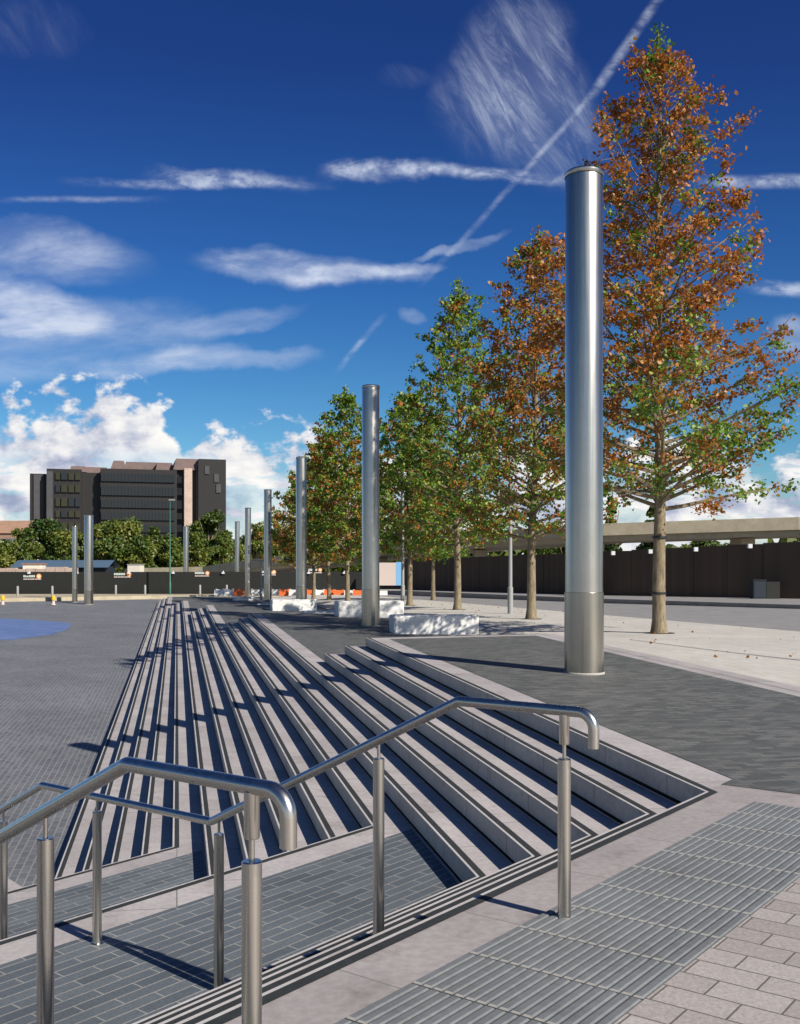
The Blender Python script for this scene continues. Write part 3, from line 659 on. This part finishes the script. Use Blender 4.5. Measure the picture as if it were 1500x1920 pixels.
# broad background trees
def bgtree(x, y, H, Rw, label, seed, trunk=.2, conif=False, dark=0.0, zb=-.6):
    rs = np.random.RandomState(seed); o = empty('broad_tree' if not conif else 'conifer_tree', (x, y, zb), label, 'tree', 'trees beyond the hoarding')
    mb = MB(); mb.tube([(0, 0, 0), (.1, 0, H*.3), (0, .1, H*.75)], [.35, .25, .06], 8)
    for i in range(9):
        az = i*2.4; e = Vector((math.cos(az)*Rw*.6, math.sin(az)*Rw*.6, H*(.45+.05*i))); s_ = Vector((0, 0, H*(.22+.03*i))); mb.tube([s_, s_.lerp(e, .5)+Vector((0, 0, .3)), e], [.12, .08, .03], 5, cap=False)
    mb.build('trunk', M['bark'], o)
    pts = []; hu = []
    nb = 30
    for i in range(nb):                         # uneven clumps
        if conif:
            h = rs.uniform(.12, 1.0); rr = Rw*(1-h)*.85+.1; az = rs.uniform(0, 6.28); c = np.array([math.cos(az)*rr*.7, math.sin(az)*rr*.7, H*h]); cr = .3+Rw*.42*(1-h)
        else:
            v = rs.normal(size=3); v /= np.linalg.norm(v); v *= rs.uniform(.35, .82); c = np.array([v[0]*Rw, v[1]*Rw, H*.56+v[2]*H*.40]); cr = rs.uniform(.22, .42)*Rw
        kk = int(210*(cr/1.5)**1.3)+50; d = rs.normal(size=(kk, 3)); d /= np.linalg.norm(d, axis=1)[:, None]; d *= cr*rs.uniform(.55, 1.08, size=(kk, 1)); d[:, 2] *= .8
        pts.append(c+d); hu.append(np.clip(rs.uniform(.15, .8)-dark+rs.normal(size=kk)*.14, 0, 1))
    P_ = np.concatenate(pts); h_ = np.concatenate(hu); ok = P_[:, 2] > H*.08; leaves('crown', P_[ok], None, .42, h_[ok], M['farleaf'], o, rs, .8)
    return o
def far(pxx, ytop, Y, wpx): s_ = 1926/Y; return (pxx-750)/s_, Y, (1076-ytop)/s_+2.6, wpx*1.15/s_
BG = [(45, 985, 142, 36, 'mid green tree between the white building and the rounded tree'), (158, 996, 136, 34, 'low olive tree just left of the paired columns'), (212, 992, 134, 34, 'low bright tree right of the paired columns'), (268, 1000, 134, 32, 'low green tree above the second banner'), (318, 1008, 136, 30, 'low green tree beside the green street light'), (365, 990, 140, 30, 'green tree between the pale pier and the tall dark tree'), (412, 985, 146, 28, 'green tree in front of the right corner of the black building'), (15, 1008, 138, 38, 'low green tree at the left edge beyond the hoarding'), (78, 952, 150, 42, 'rounded green tree in front of the left wing of the black building'),
      (128, 990, 140, 36, 'olive tree between the rounded tree and the paired columns'), (185, 980, 150, 38, 'olive green tree behind the paired columns'),
      (238, 966, 143, 44, 'broad olive tree below the middle of the black building'), (292, 985, 138, 36, 'bright green tree left of the green lamp column'),
      (335, 1000, 146, 34, 'dark green tree under the pale pier of the building'), (390, 943, 150, 42, 'tall dark green tree at the right corner of the black building'),
      (440, 1012, 160, 30, 'low green tree beyond the right corner of the black building'), (482, 962, 165, 26, 'slim green tree seen between the fourth and fifth columns'),
      (530, 985, 170, 40, 'green tree behind the farthest oak'), (1145, 942, 120, 26, 'dark tree above the bridge just right of the nearest column'),
      (1222, 960, 118, 40, 'dark tree above the bridge behind the nearest oak trunk'), (700, 1000, 150, 50, 'green tree behind the bridge left of the fourth oak'),
      (830, 1015, 135, 50, 'green tree beyond the bridge between the third and fourth oaks'), (1340, 1005, 112, 52, 'green shrubby tree glimpsed under the bridge at right'),
      (1060, 1010, 125, 50, 'green tree glimpsed under the bridge behind the nearest column')]
for i, (x_, yt, Y_, w_, lb) in enumerate(BG):
    x, y, H_, Rw = far(x_, yt, Y_, w_)
    bgtree(x, y, H_, Rw, lb, 300+i, conif=(x_ in (1145, 1222)), dark=.25 if x_ in (335, 390, 1145, 1222, 78) else (.0))

# ------------------------------------------------------------------ black hoarding with banners
hd = empty('site_hoarding', (-24, 107, -.6), 'long black site hoarding with small orange disc banners across the far side of the plaza', 'hoarding')
def hb(name, m, f): q = MB(); f(q); return q.build(name, m, hd)
hb('hoarding_panel', M['black'], lambda q: [q.box(-62+i*2.44, -62+i*2.44+2.435, -.03+.004*(i % 2), .05, 0, 2.40+.0*i) for i in range(36)])
for i, X in enumerate([-35, -29.6, -24.4, -19.6, -14.6, -9.6, -4.2, .4, 5.6, 10.6, 14.5, 18.2]):
    q = MB(); q.box(X-.14, X+.14, -.24, -.05, 2.2, 2.36); q.box(X-.05, X+.05, -.05, 0, 2.2, 2.5, 0); q.build('hoarding_lamp', M['lamp'], hd)
for (xx, yy, sc) in ((62, 1083, 1.0), (231, 1079, .95), (380, 1077, .8), (505, 1075, .8), (592, 1071, .75)):
    X = (xx-750)/18.0+24.0; Z = (1076-yy)/18.0+2.2
    q = MB(); rnd = random.Random(xx)
    w = 0
    for wd in (.19, .16, .19, .17, .19, .16, .18): q.box(X-1.0*sc+w, X-1.0*sc+w+wd*.82*sc, -.042, -.034, Z+.02, Z+.24, 0); w += wd*sc
    w = 0
    for wd in (.42, .28, .5, .3, .38): q.box(X-1.0*sc+w*sc, X-1.0*sc+w*sc+wd*.9*sc, -.042, -.034, Z-.22, Z-.12, 1); w += wd
    cx = X+.62*sc
    for rr, mi, yy_ in ((.27*sc, 2, -.040), (.17*sc, 3, -.048)): q.face([(cx+rr*math.cos(t*math.pi/12), yy_, Z+.12+rr*math.sin(t*math.pi/12)) for t in range(24)], mi)
    q.build('banner', [M['signw'], M['poster'], M['signo'], M['signc']], hd)
bo = None
for i, (xx, Y) in enumerate([(33, 95), (98, 96), (217, 104), (272, 104.5), (375, 105), (425, 105), (590, 104)]):
    X = (xx-750)*Y/1926
    lbs = ['short grey bollard at the far left before the hoarding', 'short grey bollard left of the paired columns', 'short grey bollard under the second banner', 'short grey bollard left of the green lamp column', 'short grey bollard under the third banner', 'short grey bollard beside the white end of the barriers', 'short grey bollard before the hoarding behind the oak trunks']
    if bo is None:
        bo = empty('bollard', (X, Y, -.5), lbs[i], 'bollard', 'bollards before the hoarding'); q = MB(); q.lathe([(.11, 0), (.11, .9), (.07, .97)], 12); q.build('bollard_post', M['grey'], bo)
    else: copy_thing(bo, (X, Y, -.5), lbs[i])
# small yellow and white markers at the left
for xx, Y, lb in ((5, 84, 'yellow and white marker at the left edge of the far plaza'), (100, 84, 'yellow and red marker left of the paired columns')):
    o = empty('traffic_marker', ((xx-750)*Y/1926, Y, -.95), lb, 'marker', 'yellow markers on the plaza edge')
    q = MB(); q.lathe([(.20, 0), (.20, .05), (.13, .08), (.11, .40)], 14); q.build('marker_base', M['poster'], o)
    q = MB(); q.lathe([(.16, .38), (.17, .42), (.16, .72), (.08, .78)], 14); q.build('marker_top', M['yellow'], o)
# tall green lamp column
o = empty('street_light', (-23.4, 104.5, -.5), 'tall thin dark green street light in front of the hoarding', 'street light')
q = MB(); q.lathe([(.12, 0), (.12, 1.2), (.08, 1.25), (.05, 9.6)], 12); q.build('post', M['green'], o)
q = MB(); q.box(-.12, .5, -.1, .1, 9.55, 9.68); q.build('lamp_head', M['grey'], o)
# orange and white plastic barriers
bar = {}
def barrier(col):
    o = empty('road_barrier', (0, 0, 0), '', 'barrier', 'orange and white plastic barriers')
    q = MB(); q.prism([(-.52, -.2), (.52, -.2), (.52, .2), (-.52, .2)], 0, .22); q.prism([(-.5, -.12), (.5, -.12), (.5, .12), (-.5, .12)], .22, .60); q.build('barrier_body', M[col], o)
    for x in (-.42, .30): q = MB(); q.box(x, x+.12, -.125, .125, .601, .67); q.build('lug', M[col], o)
    return o
blist = [(412, 99), (429, 99), (448, 98.5), (480, 98), (500, 98), (518, 97.5), (534, 97), (552, 96.5), (566, 96), (583, 95.5), (600, 95), (618, 94.5), (626+10, 94), (656, 93.5), (672, 93), (716, 92)]
cols = ['white', 'white', 'orange', 'white', 'white', 'white', 'orange', 'white', 'white', 'orange', 'white', 'orange', 'orange', 'white', 'orange', 'white']
ords = ['first white barrier at the left end of the line', 'second white barrier from the left end', 'orange barrier left of the farthest columns', 'white barrier between the farthest columns', 'white barrier right of the fifth column', 'white barrier left of the fourth column foot',
        'orange barrier between the fourth and third columns', 'white barrier next to the orange one left of the third column', 'white barrier just right of the third column', 'orange barrier right of the third column', 'white barrier between two orange ones right of the third column',
        'orange barrier left of a thin oak trunk', 'orange barrier touching another orange one among the trunks', 'white barrier right of the paired orange ones', 'orange barrier nearest the second column', 'white barrier under the notice board']
for (xx, Y), c_, lb in zip(blist, cols, ords):
    X = (xx-750)*Y/1926; zz = -.5
    if c_ not in bar: bar[c_] = barrier(c_); bar[c_].location = (X, Y, zz); bar[c_]['label'] = lb
    else: copy_thing(bar[c_], (X, Y, zz), lb)
# notice board
o = empty('notice_board', (-.8, 88, -.35), 'pale notice board with a blue right panel on posts right of the second column', 'notice board')
q = MB(); q.box(-1.05, .45, -.04, .04, .95, 2.9); q.build('panel', M['poster'], o); q = MB(); q.box(.46, 1.12, -.045, .04, .95, 2.95); q.build('side_panel', M['posterb'], o)
for x in (-1.05, .95): q = MB(); q.box(x, x+.1, .045, .14, 0, 2.9); q.build('post', M['grey'], o)
q = MB(); q.box(-1.05, 1.05, .05, .12, .5, .62); q.build('cross_bar', M['grey'], o)
# timber screen wall and bridge
wl = [(44, 47), (24, 61.6), (14.1, 71.6), (1.3, 96), (-3.5, 106)]
wh = [3.6, 3.5, 3.1, 2.95, 2.0]
o = empty('timber_wall', (14.1, 71.6, 0), 'long dark brown timber screen wall below the bridge at right', 'wall'); q = MB(); off = Vector((14.1, 71.6))
for i in range(len(wl)-1):
    p, r_ = Vector(wl[i])-off, Vector(wl[i+1])-off; L_ = (r_-p).length; nn = int(L_/2.4)+1; dv_ = (r_-p)/L_; nrm = Vector((-dv_.y, dv_.x))
    for j in range(nn):
        A1 = p.lerp(r_, j/nn); A2 = p.lerp(r_, (j+.985)/nn); h = wh[i]+(wh[i+1]-wh[i])*j/nn; t_ = nrm*(.05+.012*(j % 2))
        q.prism([(v.x, v.y) for v in (A1-t_, A2-t_, A2+t_, A1+t_)], -.6, h)
q.build('board_panel', M['timber'], o)
for (xx, yy, Y) in ((1145, 1038, 69.5), (1214, 1035, 68.0), (1298, 1031, 66.0), (1398, 1025, 63.5)):
    q = MB(); X = (xx-750)*Y/1926-14.1; Z = 1.6+(1076-yy)*Y/1926; q.box(X-.12, X+.12, Y-71.6-.9, Y-71.6-.62, Z-.12, Z+.14); q.build('wall_lamp', M['lamp'], o)
br = empty('concrete_bridge', (17.8, 90, 0), 'pale concrete elevated road on piers crossing behind the timber wall', 'bridge'); off = Vector((17.8, 90))
bl = [(60, 82, 6.5), (33, 85, 6.3), (17.8, 90, 6.0), (9.4, 97, 5.7), (-2.4, 110, 5.1), (-19, 125, 3.2), (-25, 130, 2.5), (-40, 134, 2.2)]
def sweep(y0, y1, zt, zb, matr, name):
    q = MB(); V_ = [Vector((x, y))-off for x, y, z in bl]; dr = [(V_[min(i+1, len(V_)-1)]-V_[max(i-1, 0)]).normalized() for i in range(len(V_))]; back = [Vector((d.y, -d.x)) for d in dr]
    rows = []
    for v, bk, (_, _, z) in zip(V_, back, bl):
        bk = bk if bk.y > 0 else -bk; p, r_ = v+bk*y0, v+bk*y1; rows.append([(p.x, p.y, z+zt), (r_.x, r_.y, z+zt), (r_.x, r_.y, z+zb), (p.x, p.y, z+zb)])
    for i in range(len(rows)-1):
        for j in range(4): q.face([rows[i][j], rows[i+1][j], rows[i+1][(j+1) % 4], rows[i][(j+1) % 4]])
    return q.build(name, matr, br)
sweep(0, .35, 0, -1.05, M['conc'], 'parapet'); sweep(.5, 8, -.9, -1.5, M['conc'], 'deck'); sweep(8.1, 8.45, 0, -1.1, M['conc'], 'parapet')
for X, Y, zt in ((30, 89, 5.0), (18, 94, 4.7), (8, 102, 4.3), (-2, 114, 3.7), (-11, 122, 2.8)):
    q = MB(); q.box(X-17.8-.6, X-17.8+.6, Y-90-.5, Y-90+2.5, -.7, zt-.35); q.build('pier', M['conc'], br)
# cabinets by the wall
for X, Y, lb in ((21.6, 61.8, 'dark blue cabinet standing against the timber wall right of the nearest oak'), (12.6, 70.8, 'dark blue cabinet against the timber wall just right of the nearest column')):
    o = empty('utility_cabinet', (X, Y, .1), lb, 'cabinet', 'cabinets against the timber wall'); q = MB(); q.box(-.45, .3, -.35, .3, 0, 1.1); q.build('cabinet_body', M['darkblue'], o)
    q = MB(); q.box(-.40, .25, -.37, -.352, .08, 1.0); q.build('cabinet_door', M['darkblue'], o); q = MB(); q.box(.34, 1.15, -.3, .3, 0, 1.02); q.build('side_unit', M['black'], o)
    q = MB(); q.box(-.47, .32, -.39, .32, 1.1, 1.15); q.build('cabinet_lid', M['darkblue'], o)
# site clutter above the hoarding at left
o = empty('site_cabin', (-38.5, 115, -.6), 'long low site cabin with a grey blue roof seen over the hoarding at left', 'cabin')
q = MB(); q.box(-4.5, 5.5, 0, 4, 0, 3.0); q.build('cabin_wall', M['darkblue'], o); q = MB()
q.face([(-5, -.5, 2.9), (6, -.5, 2.9), (6, 2, 3.75), (-5, 2, 3.75)]); q.face([(6, 4.5, 2.9), (-5, 4.5, 2.9), (-5, 2, 3.75), (6, 2, 3.75)]); q.build('roof', M['blueroof'], o)
o = empty('site_hut', (-39.5, 111, -.6), 'small cream hut peeping over the hoarding at left', 'hut'); q = MB(); q.box(-.9, .9, -1, 1, 0, 3.2); q.build('hut_wall', M['cream'], o); q = MB(); q.box(-1.0, 1.0, -1.1, 1.1, 3.2, 3.32); q.build('roof', M['brick'], o)
o = empty('storage_container', (-45.5, 110, -.6), 'orange tan stacked boards along the top of the hoarding at left', 'stack')
q = MB(); rnd = random.Random(5)
for i in range(17): q.box(-7+i*1.05, -7+i*1.05+1.0, -.5, .8, 0, 2.75+rnd.uniform(-.06, .1)+(.15 if i > 13 else 0))
q.build('board_stack', M['blcol'], o)
o = empty('site_hut', (-28.8, 112, -.6), 'small cream hut above the hoarding over the second banner', 'hut'); q = MB(); q.box(-.65, .65, -1, 1, 0, 3.15); q.build('hut_wall', M['cream'], o); q = MB(); q.box(-.7, .7, -1.05, 1.05, 3.15, 3.25); q.build('roof', M['grey'], o)

# ------------------------------------------------------------------ black office building
YB = 200.0; SB = 1926/YB
bd = empty('office_building', (-52, YB, -1), 'black glazed office block with pinkish rooftop plant rooms beyond the trees', 'building', None, R(15.5))
bd.scale = (.985, 1, 1); bd.location.x += .6
def bx(name, x0, x1, ytop, depth0, depth1, matr, ybot=1080, parent=None, fn=None):
    X0 = (x0-750)/SB+52; X1 = (x1-750)/SB+52; Z1 = (1076-ytop)/SB+2.6; Z0 = (1076-ybot)/SB+2.6
    q = MB(); q.box(X0, X1, depth0, depth1, Z0, Z1); return q.build(name, matr, parent or bd)
def cx(x): return (x-750)/SB+52
def cz(y): return (1076-y)/SB+2.6
bx('left_wing', 57, 108, 891, 2, 25, M['bldark']); bx('left_wing', 88, 150, 883, 0, 24, M['bldark']); bx('stair_core', 150, 186, 886, 3, 26, M['bldark'])
for x0, x1, yt in ((64, 82, 893), (88, 99, 888)): bx('cladding_panel', x0, x1, yt, -.3 if x0 > 80 else 1.7, .0 if x0 > 80 else 2.0, M['bldgrey'])
bx('main_block', 184, 326, 879, 1, 28, M['bldark']); bx('right_block', 322, 372, 876, 2, 28, M['bldark']); bx('right_tower', 366, 419, 857, 0, 28, M['bldark'])
for i, (y0, y1) in enumerate(((888, 903), (912, 929), (937, 952), (960, 975), (984, 998), (1006, 1020))):
    w = bx('window', 186, 322, y0, .7, .95, M['glass'], y1); q = MB()
    for j in range(22): X = cx(186+j*6.3); q.box(X-.06, X+.06, .55, .72, cz(y1), cz(y0))
    q.build('mullion', M['bldark'], w)
for i, (y0, y1) in enumerate(((890, 903), (912, 926), (936, 952), (960, 972), (982, 996))):
    for x0, x1 in ((104, 112), (114, 125), (127, 137), (139, 148)): bx('window', x0, x1, y0, -.35, -.05, M['glassg'] if (i+x0) % 3 else M['glass'], y1)
    bx('window', 323, 336, y0, 1.6, 1.95, M['glassg'] if i in (0, 3, 4) else M['glass'], y1)
bx('pier', 339, 354, 876, -.6, 1.9, M['blcol']); bx('pier', 363, 366, 876, .6, 1.9, M['bldgrey'])
for x0, y0 in ((396, 885), (400, 905), (378, 870)): bx('window', x0, x0+9, y0, -.2, -.02, M['bldgrey'], y0+16)
def mansard(x0, x1, yt, yb, d0, d1, ins):
    q = MB(); A_ = [(cx(x0), d0), (cx(x1), d0), (cx(x1), d1), (cx(x0), d1)]; i_ = ins/SB; B_ = [(cx(x0)+i_, d0+i_), (cx(x1)-i_, d0+i_), (cx(x1)-i_, d1-i_), (cx(x0)+i_, d1-i_)]
    q.v = [(x, y, cz(yb)) for x, y in A_]+[(x, y, cz(yt)) for x, y in B_]; q.f = [(4, 5, 6, 7)]+[(k, (k+1) % 4, 4+(k+1) % 4, 4+k) for k in range(4)]; q.m = [0]*5; q.sm = [False]*5
    q.build('plant_room', M['blpink'], bd)
mansard(127, 158, 873, 884, 4, 16, 3); mansard(150, 199, 872, 884, 6, 18, 4); mansard(201, 234, 860, 880, 4, 18, 7); mansard(228, 305, 861, 880, 5, 20, 3); mansard(286, 322, 863, 880, 3, 15, 4); mansard(319, 372, 856, 878, 1, 16, 6)
# small houses at the edges
def house(X, Y, w, d, h, rf, label, wm, rm, rz=0):
    o = empty('house', (X, Y, -.6), label, 'house', None, rz); q = MB(); q.box(-w/2, w/2, 0, d, 0, h); wa = q.build('wall', wm, o)
    q = MB(); v = [(-w/2-.3, -.3, h), (w/2+.3, -.3, h), (w/2+.3, d+.3, h), (-w/2-.3, d+.3, h), (-w/2, d/2, h+rf), (w/2, d/2, h+rf)]
    for f in ((0, 1, 5, 4), (2, 3, 4, 5), (1, 2, 5), (3, 0, 4)): q.face([v[k] for k in f])
    q.build('roof', rm, o)
    for i in range(int(w/3)):
        for z in (1.2, 4.0)[:1 if h < 4.5 else 2]: q = MB(); x = -w/2+1.2+i*3; q.box(x, x+1.2, -.05, -.003, z, z+1.3); q.build('window', M['glass'], o)
    return o
house(-72, 185, 14, 9, 9.5, 2.5, 'brown brick house at the far left edge', M['brick'], M['brick'])
house(-64, 170, 8.5, 8, 8.0, .2, 'flat roofed white building at the left edge below the brick house', M['white'], M['grey'])
house(-31.5, 190, 4.5, 7, 4.8, 1.3, 'small white house with a grey roof right of the black building', M['cream'], M['blueroof'])
# distant wooded rise
rs = np.random.RandomState(9); k = 9000; X = rs.uniform(-260, 260, k); Y = rs.uniform(330, 380, k); top = 12+4*np.sin(X*.05)+3*np.sin(X*.13+1); Z = rs.uniform(-1, 1, k)**1*top*.5+top*.5
o = leaves('distant_woods', np.stack([X, Y, Z], 1), None, 4.0, np.clip(rs.normal(.35, .2, k), 0, 1), M['farleaf'], None, rs, .9); tag(o, 'distant belt of woods low on the horizon', 'woods', kind='stuff')
